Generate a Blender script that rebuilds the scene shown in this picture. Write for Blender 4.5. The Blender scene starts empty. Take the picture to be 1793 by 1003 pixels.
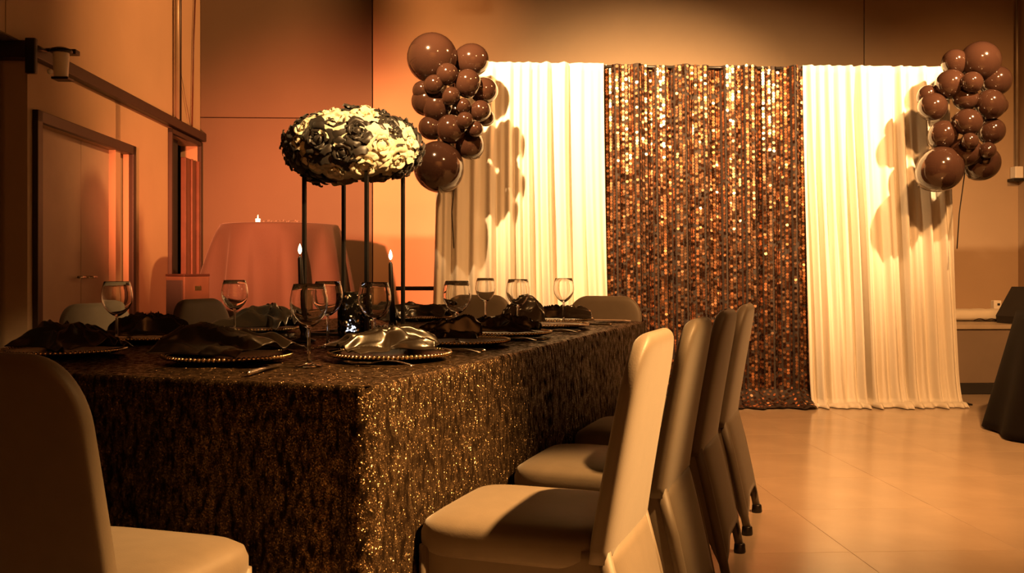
import bpy, bmesh, math, random
from mathutils import Vector, Matrix, noise
R = math.radians
rnd = random.Random(7)
sc = bpy.context.scene
COL = sc.collection

# ------------------------------------------------------------------ camera
CAM_Z = 0.99
cd = bpy.data.cameras.new('camera')
cd.sensor_width = 36.0
cd.lens = 36.0 * 1700 / 1793
cd.shift_y = -26.5 / 1793
cd.clip_start = 0.02
cam = bpy.data.objects.new('camera', cd)
cam.location = (0, 0, CAM_Z)
cam.rotation_euler = (R(90), 0, 0)
COL.objects.link(cam)
sc.camera = cam

# ------------------------------------------------------------------ world, exposure
sc.view_settings.view_transform = 'Standard'
sc.view_settings.look = 'None'
sc.view_settings.gamma = 1.0
sc.view_settings.use_curve_mapping = False
sc.view_settings.exposure = 0.0
wd = bpy.data.worlds.new('world')
sc.world = wd
wd.use_nodes = True
wd.node_tree.nodes['Background'].inputs[0].default_value = (0.9, 0.45, 0.14, 1)
wd.node_tree.nodes['Background'].inputs[1].default_value = 0.012

# ------------------------------------------------------------------ lights (event spotlights and added fills)
AMBER = (1.0, 0.42, 0.12)
def spot(name, loc, aim, power, col, size=60, blend=0.4, rad=0.06):
    d = bpy.data.lights.new(name, 'SPOT')
    d.energy = power; d.color = col; d.spot_size = R(size); d.spot_blend = blend
    d.shadow_soft_size = rad
    o = bpy.data.objects.new(name, d)
    o.location = loc
    o.rotation_euler = (Vector(aim) - Vector(loc)).to_track_quat('-Z', 'Y').to_euler()
    COL.objects.link(o)
    return o
spot('spot_curtain_left', (-1.05, 4.6, 3.7), (0.35, 7.0, 2.35), 3300, (1.0, 0.57, 0.24), 56, 1.0, 0.04)
spot('spot_curtain_right', (3.75, 4.6, 3.7), (2.30, 7.1, 2.35), 3300, (1.0, 0.57, 0.24), 56, 1.0, 0.04)
spot('spot_chairs', (2.2, 1.85, 3.4), (0.06, 2.04, 0.65), 4700, (1.0, 0.49, 0.15), 28, 1.0, 0.05)
spot('floor_fill', (2.3, 2.0, 4.2), (2.3, 6.0, 0.5), 1950, (1.0, 0.45, 0.14), 80, 0.9, 0.12)  # added broad fill for floor, stage and lower drapes
spot('spot_wall_left', (2.9, 6.2, 3.95), (-2.9, 9.0, 2.7), 2300, (1.0, 0.38, 0.11), 56, 1.0, 0.10)
spot('wall_right_fill', (5.0, 5.2, 3.8), (4.7, 9.8, 1.6), 450, AMBER, 50, 0.9, 0.06)  # added fill to brighten the right part of the back wall
spot('wash_corner_red', (-2.1, 4.4, 1.75), (-1.85, 9.0, 1.40), 3500, (1.0, 0.22, 0.075), 50, 1.0, 0.05)
spot('spot_flowers', (1.5, 1.2, 3.3), (-0.55, 3.57, 1.42), 2000, (1.0, 0.58, 0.22), 20, 1.0, 0.05)
spot('rear_wall_fill', (1.0, 0.0, 3.9), (1.0, -4.0, 3.0), 2200, (1.0, 0.38, 0.10), 90, 0.8, 0.1)  # added unseen fill: brightens the rear wall for the sequins to reflect

# ------------------------------------------------------------------ materials
MATS = {}
def mat(name, col, rough=0.6, metal=0.0, spec=0.5, noise_amt=0.0, noise_scale=6.0, bump=0.0, bump_scale=40.0,
        sheen=0.0, trans=0.0, coat=0.0, emit=None, emit_s=0.0, ior=None):
    m = bpy.data.materials.new(name); m.use_nodes = True
    nt = m.node_tree; b = nt.nodes['Principled BSDF']
    b.inputs['Base Color'].default_value = (*col, 1)
    b.inputs['Roughness'].default_value = rough
    b.inputs['Metallic'].default_value = metal
    b.inputs['Specular IOR Level'].default_value = spec
    b.inputs['Sheen Weight'].default_value = sheen
    b.inputs['Coat Weight'].default_value = coat
    b.inputs['Coat Roughness'].default_value = 0.06
    if trans: b.inputs['Transmission Weight'].default_value = trans
    if ior: b.inputs['IOR'].default_value = ior
    if emit:
        b.inputs['Emission Color'].default_value = (*emit, 1)
        b.inputs['Emission Strength'].default_value = emit_s
    tc = nt.nodes.new('ShaderNodeTexCoord')
    if noise_amt:
        n = nt.nodes.new('ShaderNodeTexNoise'); n.inputs['Scale'].default_value = noise_scale
        n.inputs['Detail'].default_value = 5
        nt.links.new(tc.outputs['Object'], n.inputs['Vector'])
        r = nt.nodes.new('ShaderNodeValToRGB')
        r.color_ramp.elements[0].position = 0.3; r.color_ramp.elements[1].position = 0.7
        lo = [max(0, c * (1 - noise_amt)) for c in col]; hi = [min(1, c * (1 + noise_amt)) for c in col]
        r.color_ramp.elements[0].color = (*lo, 1); r.color_ramp.elements[1].color = (*hi, 1)
        nt.links.new(n.outputs['Fac'], r.inputs['Fac'])
        nt.links.new(r.outputs['Color'], b.inputs['Base Color'])
    if bump:
        n2 = nt.nodes.new('ShaderNodeTexNoise'); n2.inputs['Scale'].default_value = bump_scale
        n2.inputs['Detail'].default_value = 3
        nt.links.new(tc.outputs['Object'], n2.inputs['Vector'])
        bp = nt.nodes.new('ShaderNodeBump'); bp.inputs['Strength'].default_value = bump
        bp.inputs['Distance'].default_value = 0.01
        nt.links.new(n2.outputs['Fac'], bp.inputs['Height'])
        nt.links.new(bp.outputs['Normal'], b.inputs['Normal'])
    MATS[name] = m
    return m

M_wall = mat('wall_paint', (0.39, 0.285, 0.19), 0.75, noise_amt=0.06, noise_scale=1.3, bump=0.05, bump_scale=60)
M_wall2 = mat('wall_dark', (0.115, 0.086, 0.062), 0.75, noise_amt=0.06, noise_scale=1.3, bump=0.05, bump_scale=60)  # darker tone for the left back-wall panels and the wall cores
M_ceil = mat('ceiling_paint', (0.03, 0.028, 0.025), 0.9, noise_amt=0.1)
M_tile = mat('floor_tile', (0.46, 0.36, 0.26), 0.2, noise_amt=0.10, noise_scale=3.0, bump=0.02, bump_scale=30, spec=0.5)
M_grout = mat('grout', (0.26, 0.20, 0.14), 0.8, noise_amt=0.1)
M_darkwood = mat('dark_wood', (0.020, 0.009, 0.006), 0.45, noise_amt=0.2, noise_scale=12)
M_doorred = mat('red_brown_door', (0.10, 0.035, 0.02), 0.4, noise_amt=0.2, noise_scale=9)
M_doorpaint = mat('door_paint', (0.36, 0.30, 0.24), 0.5, noise_amt=0.05)
M_stage = mat('stage_front', (0.20, 0.15, 0.11), 0.65, noise_amt=0.12, noise_scale=2.5)
M_stage_top = mat('stage_deck', (0.42, 0.34, 0.25), 0.45, noise_amt=0.1)
M_black = mat('black_metal', (0.012, 0.010, 0.009), 0.35, metal=0.2, noise_amt=0.1)
M_matte = mat('black_matte', (0.014, 0.011, 0.010), 0.7, noise_amt=0.15)
M_white = mat('white_plastic', (0.75, 0.72, 0.66), 0.4, noise_amt=0.03)
M_steel = mat('steel', (0.62, 0.57, 0.5), 0.22, metal=1.0, noise_amt=0.05)
M_gold = mat('bead_gold', (0.75, 0.6, 0.38), 0.14, metal=1.0, noise_amt=0.05)
M_crystal = mat('crystal', (0.8, 0.75, 0.68), 0.08, metal=0.85, noise_amt=0.03)
M_glass = mat('clear_glass', (1, 1, 1), 0.0, trans=1.0, ior=1.42)
M_satin = mat('black_satin', (0.018, 0.012, 0.007), 0.27, spec=0.75, sheen=0.05, noise_amt=0.1, bump=0.08, bump_scale=25)
M_spandex = mat('spandex', (0.088, 0.068, 0.046), 0.6, sheen=0.15, noise_amt=0.06, noise_scale=25, bump=0.05, bump_scale=300)
M_balloon = mat('balloon_black', (0.032, 0.0145, 0.0095), 0.10, spec=0.6, coat=0.5, noise_amt=0.03)
M_wax = mat('black_wax', (0.02, 0.015, 0.012), 0.4, noise_amt=0.1)
M_rose_w = mat('cream_petals', (0.80, 0.72, 0.52), 0.75, noise_amt=0.10, noise_scale=20)
M_rose_b = mat('black_petals', (0.022, 0.016, 0.012), 0.42, sheen=0.2, noise_amt=0.2, noise_scale=30)
M_card = mat('card_blush', (0.72, 0.56, 0.48), 0.6, noise_amt=0.04)
M_cardg = mat('card_pale_green', (0.62, 0.66, 0.40), 0.6, noise_amt=0.04)
M_panel = mat('display_panel', (0.62, 0.52, 0.38), 0.35, noise_amt=0.05)
M_flame = mat('flame', (1, 0.8, 0.5), 0.5, emit=(1.0, 0.72, 0.36), emit_s=14)
M_tealight = mat('tealight_glow', (1, 0.8, 0.6), 0.5, emit=(1.0, 0.62, 0.32), emit_s=6)
M_led = mat('led_white', (0.9, 0.9, 1.0), 0.3, emit=(0.75, 0.82, 1.0), emit_s=2.2)
M_linen = mat('rose_linen', (0.042, 0.027, 0.020), 0.8, noise_amt=0.06, noise_scale=4, bump=0.1, bump_scale=120, sheen=0.1)
M_box = mat('brown_cabinet', (0.06, 0.035, 0.022), 0.5, noise_amt=0.2, noise_scale=8)
M_whitecloth = mat('folded_white_cloth', (0.72, 0.66, 0.55), 0.8, noise_amt=0.05)

def drape_mat():
    m = bpy.data.materials.new('white_drape'); m.use_nodes = True
    nt = m.node_tree; b = nt.nodes['Principled BSDF']; out = nt.nodes['Material Output']
    b.inputs['Base Color'].default_value = (0.80, 0.76, 0.68, 1); b.inputs['Roughness'].default_value = 0.8
    b.inputs['Sheen Weight'].default_value = 0.1
    t = nt.nodes.new('ShaderNodeBsdfTranslucent'); t.inputs[0].default_value = (0.8, 0.74, 0.62, 1)
    mx = nt.nodes.new('ShaderNodeMixShader'); mx.inputs[0].default_value = 0.22
    nt.links.new(b.outputs[0], mx.inputs[1]); nt.links.new(t.outputs[0], mx.inputs[2])
    nt.links.new(mx.outputs[0], out.inputs[0])
    tc = nt.nodes.new('ShaderNodeTexCoord'); n = nt.nodes.new('ShaderNodeTexNoise'); n.inputs['Scale'].default_value = 250
    nt.links.new(tc.outputs['Object'], n.inputs['Vector'])
    bp = nt.nodes.new('ShaderNodeBump'); bp.inputs['Strength'].default_value = 0.06; bp.inputs['Distance'].default_value = 0.003
    nt.links.new(n.outputs['Fac'], bp.inputs['Height']); nt.links.new(bp.outputs[0], b.inputs['Normal'])
    return m
M_drape = drape_mat()
M_blackcloth = mat('black_tablecloth', (0.006, 0.004, 0.003), 0.8, spec=0.15, noise_amt=0.1)

def glitter_mat(name, base, glint, cell, tilt, stretch, lo, hi, metal=0.9, rough=0.25, nscale=9.0):
    """Cloth set with tiny mirror-like flakes: every flake has its own tilt, in streaks along the nap."""
    m = bpy.data.materials.new(name); m.use_nodes = True
    nt = m.node_tree; L = nt.links.new; b = nt.nodes['Principled BSDF']; out = nt.nodes['Material Output']
    tc = nt.nodes.new('ShaderNodeTexCoord')
    vo = nt.nodes.new('ShaderNodeTexVoronoi'); vo.inputs['Scale'].default_value = cell
    L(tc.outputs['Object'], vo.inputs['Vector'])
    geo = nt.nodes.new('ShaderNodeNewGeometry')
    sub = nt.nodes.new('ShaderNodeVectorMath'); sub.operation = 'SUBTRACT'; sub.inputs[1].default_value = (0.5, 0.5, 0.5)
    L(vo.outputs['Color'], sub.inputs[0])
    scl = nt.nodes.new('ShaderNodeVectorMath'); scl.operation = 'SCALE'; scl.inputs['Scale'].default_value = tilt
    L(sub.outputs[0], scl.inputs[0])
    add = nt.nodes.new('ShaderNodeVectorMath'); add.operation = 'ADD'
    L(geo.outputs['Normal'], add.inputs[0]); L(scl.outputs[0], add.inputs[1])
    nrm = nt.nodes.new('ShaderNodeVectorMath'); nrm.operation = 'NORMALIZE'; L(add.outputs[0], nrm.inputs[0])
    mp = nt.nodes.new('ShaderNodeMapping'); mp.inputs['Scale'].default_value = stretch
    L(tc.outputs['Object'], mp.inputs['Vector'])
    no = nt.nodes.new('ShaderNodeTexNoise'); no.inputs['Scale'].default_value = nscale; no.inputs['Detail'].default_value = 4
    L(mp.outputs[0], no.inputs['Vector'])
    rp = nt.nodes.new('ShaderNodeValToRGB'); rp.color_ramp.elements[0].position = lo; rp.color_ramp.elements[1].position = hi
    L(no.outputs['Fac'], rp.inputs['Fac'])
    g = nt.nodes.new('ShaderNodeBsdfPrincipled')
    g.inputs['Base Color'].default_value = (*glint, 1); g.inputs['Metallic'].default_value = metal
    g.inputs['Roughness'].default_value = rough
    L(nrm.outputs[0], g.inputs['Normal'])
    b.inputs['Base Color'].default_value = (*base, 1); b.inputs['Roughness'].default_value = 0.7; b.inputs['Specular IOR Level'].default_value = 0.0
    mx = nt.nodes.new('ShaderNodeMixShader')
    L(rp.outputs['Color'], mx.inputs[0]); L(b.outputs[0], mx.inputs[1]); L(g.outputs[0], mx.inputs[2])
    L(mx.outputs[0], out.inputs[0])
    return m
M_cloth = glitter_mat('glitter_velvet', (0.007, 0.0045, 0.0028), (0.17, 0.11, 0.057), 480, 1.3, (1, 1, 0.4), 0.36, 0.80, 0.8, 0.30, 75)
M_vase = glitter_mat('glitter_black', (0.012, 0.010, 0.008), (0.5, 0.42, 0.3), 150, 1.6, (1, 1, 1), 0.50, 0.62, 0.9, 0.2, 60)
M_seq_back = mat('sequin_mesh', (0.022, 0.012, 0.008), 0.8, noise_amt=0.2)
def sequin_mat():
    m = mat('sequin_disc', (0.52, 0.33, 0.20), 0.26, metal=0.95)
    nt = m.node_tree; b = nt.nodes['Principled BSDF']
    geo = nt.nodes.new('ShaderNodeNewGeometry'); r = nt.nodes.new('ShaderNodeValToRGB')
    r.color_ramp.elements[0].color = (0.11, 0.05, 0.028, 1); r.color_ramp.elements[1].color = (0.72, 0.38, 0.21, 1)
    r.color_ramp.elements[0].position = 0.25; r.color_ramp.elements[1].position = 0.75
    nt.links.new(geo.outputs['Random Per Island'], r.inputs['Fac']); nt.links.new(r.outputs['Color'], b.inputs['Base Color'])
    return m
M_seq = sequin_mat()

# ------------------------------------------------------------------ mesh helpers
class MB:
    def __init__(self): self.v = []; self.f = []
    def add(self, vs, fs):
        n = len(self.v); self.v += [tuple(p) for p in vs]; self.f += [tuple(i + n for i in f) for f in fs]; return self
    def box(self, x0, x1, y0, y1, z0, z1, M=None):
        vs = [Vector(p) for p in ((x0,y0,z0),(x1,y0,z0),(x1,y1,z0),(x0,y1,z0),(x0,y0,z1),(x1,y0,z1),(x1,y1,z1),(x0,y1,z1))]
        if M: vs = [M @ p for p in vs]
        return self.add(vs, [(0,3,2,1),(4,5,6,7),(0,1,5,4),(1,2,6,5),(2,3,7,6),(3,0,4,7)])
    def bbox(self, x0, x1, y0, y1, z0, z1, c=0.01, M=None):
        """box with bevelled edges"""
        bm = bmesh.new()
        bmesh.ops.create_cube(bm, size=1)
        for p in bm.verts:
            p.co = Vector(((x0+x1)/2 + p.co.x*(x1-x0), (y0+y1)/2 + p.co.y*(y1-y0), (z0+z1)/2 + p.co.z*(z1-z0)))
        bmesh.ops.bevel(bm, geom=bm.edges[:], offset=c, segments=2, affect='EDGES', profile=0.5)
        bm.verts.index_update()
        vs = [(M @ p.co if M else p.co.copy()) for p in bm.verts]; fs = [[q.index for q in f.verts] for f in bm.faces]
        bm.free(); return self.add(vs, fs)
    def tube(self, pts, rad, n=8, caps=True):
        pts = [Vector(p) for p in pts]; k = len(pts)
        rads = rad if isinstance(rad, (list, tuple)) else [rad] * k
        vs = []; up = None
        for i, p in enumerate(pts):
            t = (pts[min(i+1, k-1)] - pts[max(i-1, 0)])
            if t.length < 1e-9: t = Vector((0, 0, 1))
            t.normalize()
            if up is None:
                up = Vector((0, 0, 1)) if abs(t.z) < 0.9 else Vector((1, 0, 0))
            a = t.cross(up).normalized(); b = a.cross(t).normalized(); up = b
            for j in range(n):
                q = 2 * math.pi * j / n
                vs.append(p + (a * math.cos(q) + b * math.sin(q)) * rads[i])
        fs = [(i*n+j, i*n+(j+1) % n, (i+1)*n+(j+1) % n, (i+1)*n+j) for i in range(k-1) for j in range(n)]
        if caps:
            fs.append(tuple(reversed(range(n)))); fs.append(tuple((k-1)*n+j for j in range(n)))
        return self.add(vs, fs)
    def lathe(self, prof, n=24, M=None, closed=False):
        vs = []; k = len(prof)
        for r, z in prof:
            for j in range(n):
                q = 2 * math.pi * j / n
                p = Vector((r * math.cos(q), r * math.sin(q), z)); vs.append(M @ p if M else p)
        rng = k if closed else k - 1
        fs = [(i*n+j, i*n+(j+1) % n, ((i+1) % k)*n+(j+1) % n, ((i+1) % k)*n+j) for i in range(rng) for j in range(n)]
        if not closed:
            if prof[0][0] > 1e-5: fs.append(tuple(reversed(range(n))))
            if prof[-1][0] > 1e-5: fs.append(tuple((k-1)*n+j for j in range(n)))
        return self.add(vs, fs)
    def grid(self, nu, nv, fn):
        vs = [fn(i / nu, j / nv) for j in range(nv + 1) for i in range(nu + 1)]
        w = nu + 1
        return self.add(vs, [(j*w+i, j*w+i+1, (j+1)*w+i+1, (j+1)*w+i) for j in range(nv) for i in range(nu)])
    def sphere(self, c, r, nu=24, nv=14, fn=None):
        c = Vector(c); vs = []
        for j in range(1, nv):
            th = math.pi * j / nv
            for i in range(nu):
                ph = 2 * math.pi * i / nu
                d = Vector((math.sin(th) * math.cos(ph), math.sin(th) * math.sin(ph), math.cos(th)))
                vs.append(c + (fn(d) if fn else d) * r)
        t = len(vs); vs.append(c + (fn(Vector((0,0,1))) if fn else Vector((0,0,1))) * r)
        vs.append(c + (fn(Vector((0,0,-1))) if fn else Vector((0,0,-1))) * r)
        fs = [(j*nu+i, (j+1)*nu+i, (j+1)*nu+(i+1) % nu, j*nu+(i+1) % nu) for j in range(nv-2) for i in range(nu)]
        fs += [(t, i, (i+1) % nu) for i in range(nu)] + [(t+1, (nv-2)*nu+(i+1) % nu, (nv-2)*nu+i) for i in range(nu)]
        return self.add(vs, fs)
    def prism(self, poly, axis, d0, d1):
        """2-D outline (list of (a, z)) extruded along x ('x') or y ('y')"""
        n = len(poly)
        if axis == 'x': vs = [(d0, a, z) for a, z in poly] + [(d1, a, z) for a, z in poly]
        else: vs = [(a, d0, z) for a, z in poly] + [(a, d1, z) for a, z in poly]
        fs = [tuple(range(n)), tuple(reversed(range(n, 2*n)))] + [(i, (i+1) % n, n + (i+1) % n, n + i) for i in range(n)]
        return self.add(vs, fs)
    def mesh(self, name, m, smooth=False):
        me = bpy.data.meshes.new(name); me.from_pydata(self.v, [], self.f); me.validate()
        bm = bmesh.new(); bm.from_mesh(me); bmesh.ops.recalc_face_normals(bm, faces=bm.faces[:]); bm.to_mesh(me); bm.free()
        me.materials.append(m)
        if smooth:
            for p in me.polygons: p.use_smooth = True
            if smooth == 'auto':
                try: me.set_sharp_from_angle(angle=R(40))
                except Exception: pass
        return me
    def build(self, name, m, parent=None, smooth=False, loc=None, rz=None):
        return link(name, self.mesh(name, m, smooth), parent, loc, rz)
def link(name, me, parent=None, loc=None, rz=None):
    o = bpy.data.objects.new(name, me); COL.objects.link(o)
    if parent: o.parent = parent
    if loc is not None: o.location = loc
    if rz is not None: o.rotation_euler = (0, 0, rz)
    return o
def empty(name, loc=(0, 0, 0), rz=0.0):
    o = bpy.data.objects.new(name, None); o.empty_display_size = 0.1; COL.objects.link(o)
    o.location = loc; o.rotation_euler = (0, 0, rz); return o
def tag(o, label=None, cat=None, group=None, kind=None):
    if label: o['label'] = label
    if cat: o['category'] = cat
    if group: o['group'] = group
    if kind: o['kind'] = kind
    return o
def copy_tree(o, parent=None):
    c = o.copy(); COL.objects.link(c); c.parent = parent
    for ch in list(o.children): copy_tree(ch, c)
    return c

# ------------------------------------------------------------------ frames of reference
RZ = R(2.74)
CORNER = Vector((-3.05, 9.5, 0))
RM = Matrix.Translation(CORNER) @ Matrix.Rotation(RZ, 4, 'Z')      # room frame: x along the back wall, y = depth (0 at the back wall)
def room(a, c, z=0): return RM @ Vector((a, c, z))
def roomobj(o): o.location = CORNER; o.rotation_euler = (0, 0, RZ); return o
TA = Vector((-0.2915, 1.971, 0)); TU = Vector((0.337, 0.9415, 0)); TW = Vector((-0.9415, 0.337, 0))
TZ = 0.757
def tab(u, w, z=TZ): return TA + TU * u + TW * w + Vector((0, 0, z))
T_ANG = math.atan2(TU.y, TU.x)          # direction of the table's long side

# ------------------------------------------------------------------ the setting
def struct(name, mb, m, smooth=False):
    return tag(roomobj(mb.build(name, m, None, smooth)), kind='structure')
ST_Z = 0.56; ST_C = -2.0; A1 = 8.22; C0 = -13.6; H = 4.4
floor = struct('floor', MB().box(-3.2, A1, C0, 0.0, -0.12, -0.012), M_grout)
tile_me = MB().bbox(0.0006, 0.6094, 0.0006, 0.6094, -0.012, 0.0, 0.0008).mesh('tile', M_tile)
for i in range(0, 14):
    for j in range(0, 16):
        x = 0.01 + 0.61 * i - 0.33; y = ST_C - 0.61 * (j + 1)
        if x + 0.61 > A1 or x < -0.35: continue
        if not (0.9 < x < 8.3): 
            if j > 10: continue
        link('tile', tile_me, floor, (x, y, 0))
# fill strip under the stage / alcove
# back wall: tilt-up panels with recessed joints
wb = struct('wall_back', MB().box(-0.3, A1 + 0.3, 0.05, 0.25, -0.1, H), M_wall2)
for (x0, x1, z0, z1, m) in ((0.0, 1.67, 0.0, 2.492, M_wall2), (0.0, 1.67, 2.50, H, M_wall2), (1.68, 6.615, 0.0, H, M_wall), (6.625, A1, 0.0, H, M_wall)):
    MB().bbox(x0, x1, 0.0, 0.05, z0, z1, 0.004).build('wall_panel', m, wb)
# left wall, upper part
wl = struct('wall_left', MB().box(-0.2, -0.02, C0, 0.0, 2.33, H), M_wall2)
MB().bbox(-0.02, 0.0, -4.02, 0.0, 2.335, H, 0.003).build('wall_panel', M_wall, wl)
MB().bbox(-0.02, 0.0, -9.0, -4.03, 2.335, H, 0.003).build('wall_panel', M_wall, wl)
# left wall, lower part, with two openings
D1a, D1b, D1z = -3.62, -2.02, 1.89
D2a, D2b, D2z = -1.0, -0.1, 2.2
lo = MB()
lo.box(-0.16, 0, -3.754, D1a, 0, 2.33); lo.box(-0.16, 0, D1a, D1b, D1z, 2.33); lo.box(-0.16, 0, D1b, D2a, 0, 2.33)
lo.box(-0.16, 0, D2a, D2b, D2z, 2.33); lo.box(-0.16, 0, D2b, 0, 0, 2.33)
lo.box(-0.13, -0.16, -3.754, -3.6, 0, 2.33)
lo.build('lower_wall', M_wall, wl)
al = MB(); al.box(-0.24, -0.16, -3.754, -3.6, 0, 2.33); al.box(-3.2, -0.24, -3.754, -3.6, 2.16, 2.33); al.box(-3.2, -1.3, -3.754, -3.6, 0, 2.16)
al.box(-1.35, -1.3, -3.6, -2.2, 0, 2.3); al.box(-3.2, 0, -2.3, -2.2, 0, 2.3)
al.build('alcove_wall', M_wall, wl)
t1 = struct('trim_1', MB().bbox(0.0, 0.06, -3.80, -0.002, 2.255, 2.335, 0.006).bbox(-3.2, 0.06, -3.86, -3.754, 2.235, 2.335, 0.006), M_darkwood)
def frame(name, c0, c1, z0, z1, w, m):
    f = MB()
    f.bbox(0.0, 0.035, c0 - w, c0, z0, z1 + w, 0.004).bbox(0.0, 0.035, c1, c1 + w, z0, z1 + w, 0.004).bbox(0.0, 0.035, c0 - w, c1 + w, z1, z1 + w, 0.004)
    return f
d1 = struct('door_1', MB().bbox(-0.10, -0.05, D1a, (D1a + D1b) / 2 - 0.003, 0.01, D1z, 0.004), M_doorpaint)
MB().bbox(-0.10, -0.05, (D1a + D1b) / 2 + 0.003, D1b, 0.01, D1z, 0.004).build('door_leaf', M_doorpaint, d1)
frame('frame', D1a, D1b, 0.0, D1z, 0.07, M_darkwood).build('door_frame', M_darkwood, d1)
for c in (-0.06, 0.06):
    h = MB().tube([(-0.05, (D1a+D1b)/2 + c, 0.95), (0.0, (D1a+D1b)/2 + c, 0.95), (0.0, (D1a+D1b)/2 + c * 2.4, 0.95)], 0.009)
    h.build('door_handle', M_steel, d1, True)
d2 = struct('door_2', MB().bbox(-0.12, -0.07, D2a, -0.50, ST_Z, D2z, 0.004), M_matte)  # black slab put in for the dark inside of the opening
MB().bbox(-0.05, 0.0, -0.49, D2b, ST_Z, 2.05, 0.006).build('door_leaf', M_doorred, d2)
MB().bbox(0.0, 0.02, -0.34, -0.31, ST_Z, 2.05, 0.004).build('door_stile', M_doorred, d2)
MB().bbox(0.0, 0.03, -0.15, -0.09, ST_Z, 2.05, 0.004).build('door_stile', M_doorred, d2)
frame('frame', D2a, D2b, ST_Z, D2z, 0.04, M_darkwood).build('door_frame', M_darkwood, d2)
wr = struct('wall_right', MB().box(A1, A1 + 0.2, C0, 0.05, 0, H), M_wall)
wrr = struct('wall_rear', MB().box(-3.2, A1 + 0.2, C0 - 0.2, C0, 0, H), M_wall)
ce = struct('ceiling', MB().box(-3.2, A1 + 0.2, C0, 0.2, H, H + 0.15), M_ceil)

# stage along the back wall
st = roomobj(empty('stage_platform')); tag(st, 'low tan stage platform along the back wall behind the drapes', 'stage')
MB().bbox(0.04, A1 - 0.01, ST_C - 0.02, -0.01, ST_Z - 0.035, ST_Z, 0.004).build('stage_deck', M_stage_top, st)
for i in range(4):
    x0 = 0.04 + i * 2.04
    MB().bbox(x0, x0 + 2.035, ST_C, ST_C + 0.03, 0.09, ST_Z - 0.036, 0.003).build('front_panel', M_stage, st)
MB().bbox(0.04, A1 - 0.01, ST_C - 0.012, ST_C + 0.02, 0.003, 0.088, 0.003).build('kick_board', M_matte, st)

# ------------------------------------------------------------------ backdrop drapes
BY = 7.05
def bd(X, dy=0.0): return Vector((X, BY + (X - 0.8) * 0.0478 + dy, 0))
def make_drape(x0t, x1t, x0b, x1b, zt, seed, folds, amp=0.045, pool=0.16, cols=260, rows=46):
    r = random.Random(seed)
    ph = [(r.uniform(0.6, 1.7), r.uniform(0, 6.28), r.uniform(0.4, 1.0)) for _ in range(5)]
    def fn(s, t):          # t: 0 top .. 1 floor .. 1.12 pooled
        tt = min(t * 1.10, 1.0); ex = max(0.0, t * 1.10 - 1.0) / 0.10
        xt = x0t + (x1t - x0t) * s; xb = x0b + (x1b - x0b) * s
        X = xt + (xb - xt) * tt ** 1.6
        q = s + 0.012 * math.sin(3 * tt + seed)
        w = 0; tot = 0
        for k, (fr, p, a) in enumerate(ph):
            w += a * math.sin(2 * math.pi * folds * fr * q + p + 0.5 * math.sin(2 * tt + k)); tot += a
        w = w / tot * 1.6
        am = amp * (0.45 + 0.55 * min(1, tt * 2.2)) * (0.6 + 0.8 * (0.5 + 0.5 * noise.noise(Vector((s * 7, tt * 1.3, seed)))))
        y = -am * w - 0.02 * tt
        z = zt * (1 - tt)
        pl = 0
        if ex > 0 or tt > 0.9:
            e0 = max(0, (tt - 0.9) / 0.1)
            nz = noise.noise(Vector((s * 9, seed * 3.1, 0)))
            pl = pool * (0.35 + 0.9 * (0.5 + 0.5 * nz) ) * (0.25 * e0 ** 2 + 0.75 * ex)
            z = max(z, 0.004) + 0.02 * (1 - ex) * e0 + 0.035 * math.sin(math.pi * min(ex, 1)) * (0.6 + 0.6 * nz) + (0.012 if ex > 0.98 else 0.0)*0
            z = max(z, 0.006)
        P = bd(X, y - pl); P.z = z
        return P
    return MB().grid(cols, rows, fn)
ZT = 2.50
def drape_thing(name, label, args, group):
    mb = make_drape(*args)
    o = mb.build(name, M_drape, None, True)
    sm = o.modifiers.new('thickness', 'SOLIDIFY'); sm.thickness = 0.002
    return tag(o, label, 'curtain', group)
drape_thing('white_drape', 'tall white pleated drape behind the table, nearer the round draped table', (-0.53, 0.665, -0.60, 0.72, ZT, 1, 13, 0.058), 'white backdrop drapes')
drape_thing('white_drape', 'tall white pleated drape pooling on the open floor right of the sequins', (2.13, 3.22, 2.18, 3.30, ZT, 2, 11, 0.055), 'white backdrop drapes')

# sequin curtain: dark mesh with thousands of hanging discs
sq = empty('sequin_curtain', bd(1.4)); tag(sq, 'bronze and black sequin curtain hanging between the two white drapes', 'curtain')
def seq_surf(s, t):
    X = 0.635 + (2.16 - 0.635) * s + (0.03 * t)
    w = 0.022 * math.sin(s * 2 * math.pi * 9.3 + 0.6 * math.sin(3 * t)) + 0.03 * math.sin(s * 2 * math.pi * 3.7 + 1.0) + 0.012 * math.sin(s * 2 * math.pi * 21 + t)
    z = ZT * (1 - t); pl = 0
    if t > 0.955:
        e = (t - 0.955) / 0.045; pl = 0.20 * e * (1 + 0.5 * noise.noise(Vector((s * 8, 3, 0)))); z = ZT * 0.045 * (1 - e) ** 2 + 0.012 + 0.02 * max(0, noise.noise(Vector((s * 14, e * 2, 1))))
    P = bd(X, 0.035 + w - pl); P.z = z
    return P
org = bd(1.4)
b_ = MB().grid(150, 60, lambda s, t: seq_surf(s, t) - org)
bo = b_.build('mesh_backing', M_seq_back, sq, True)
sqm = MB(); r2 = random.Random(5)
NS = 66; rows = 124
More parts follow.
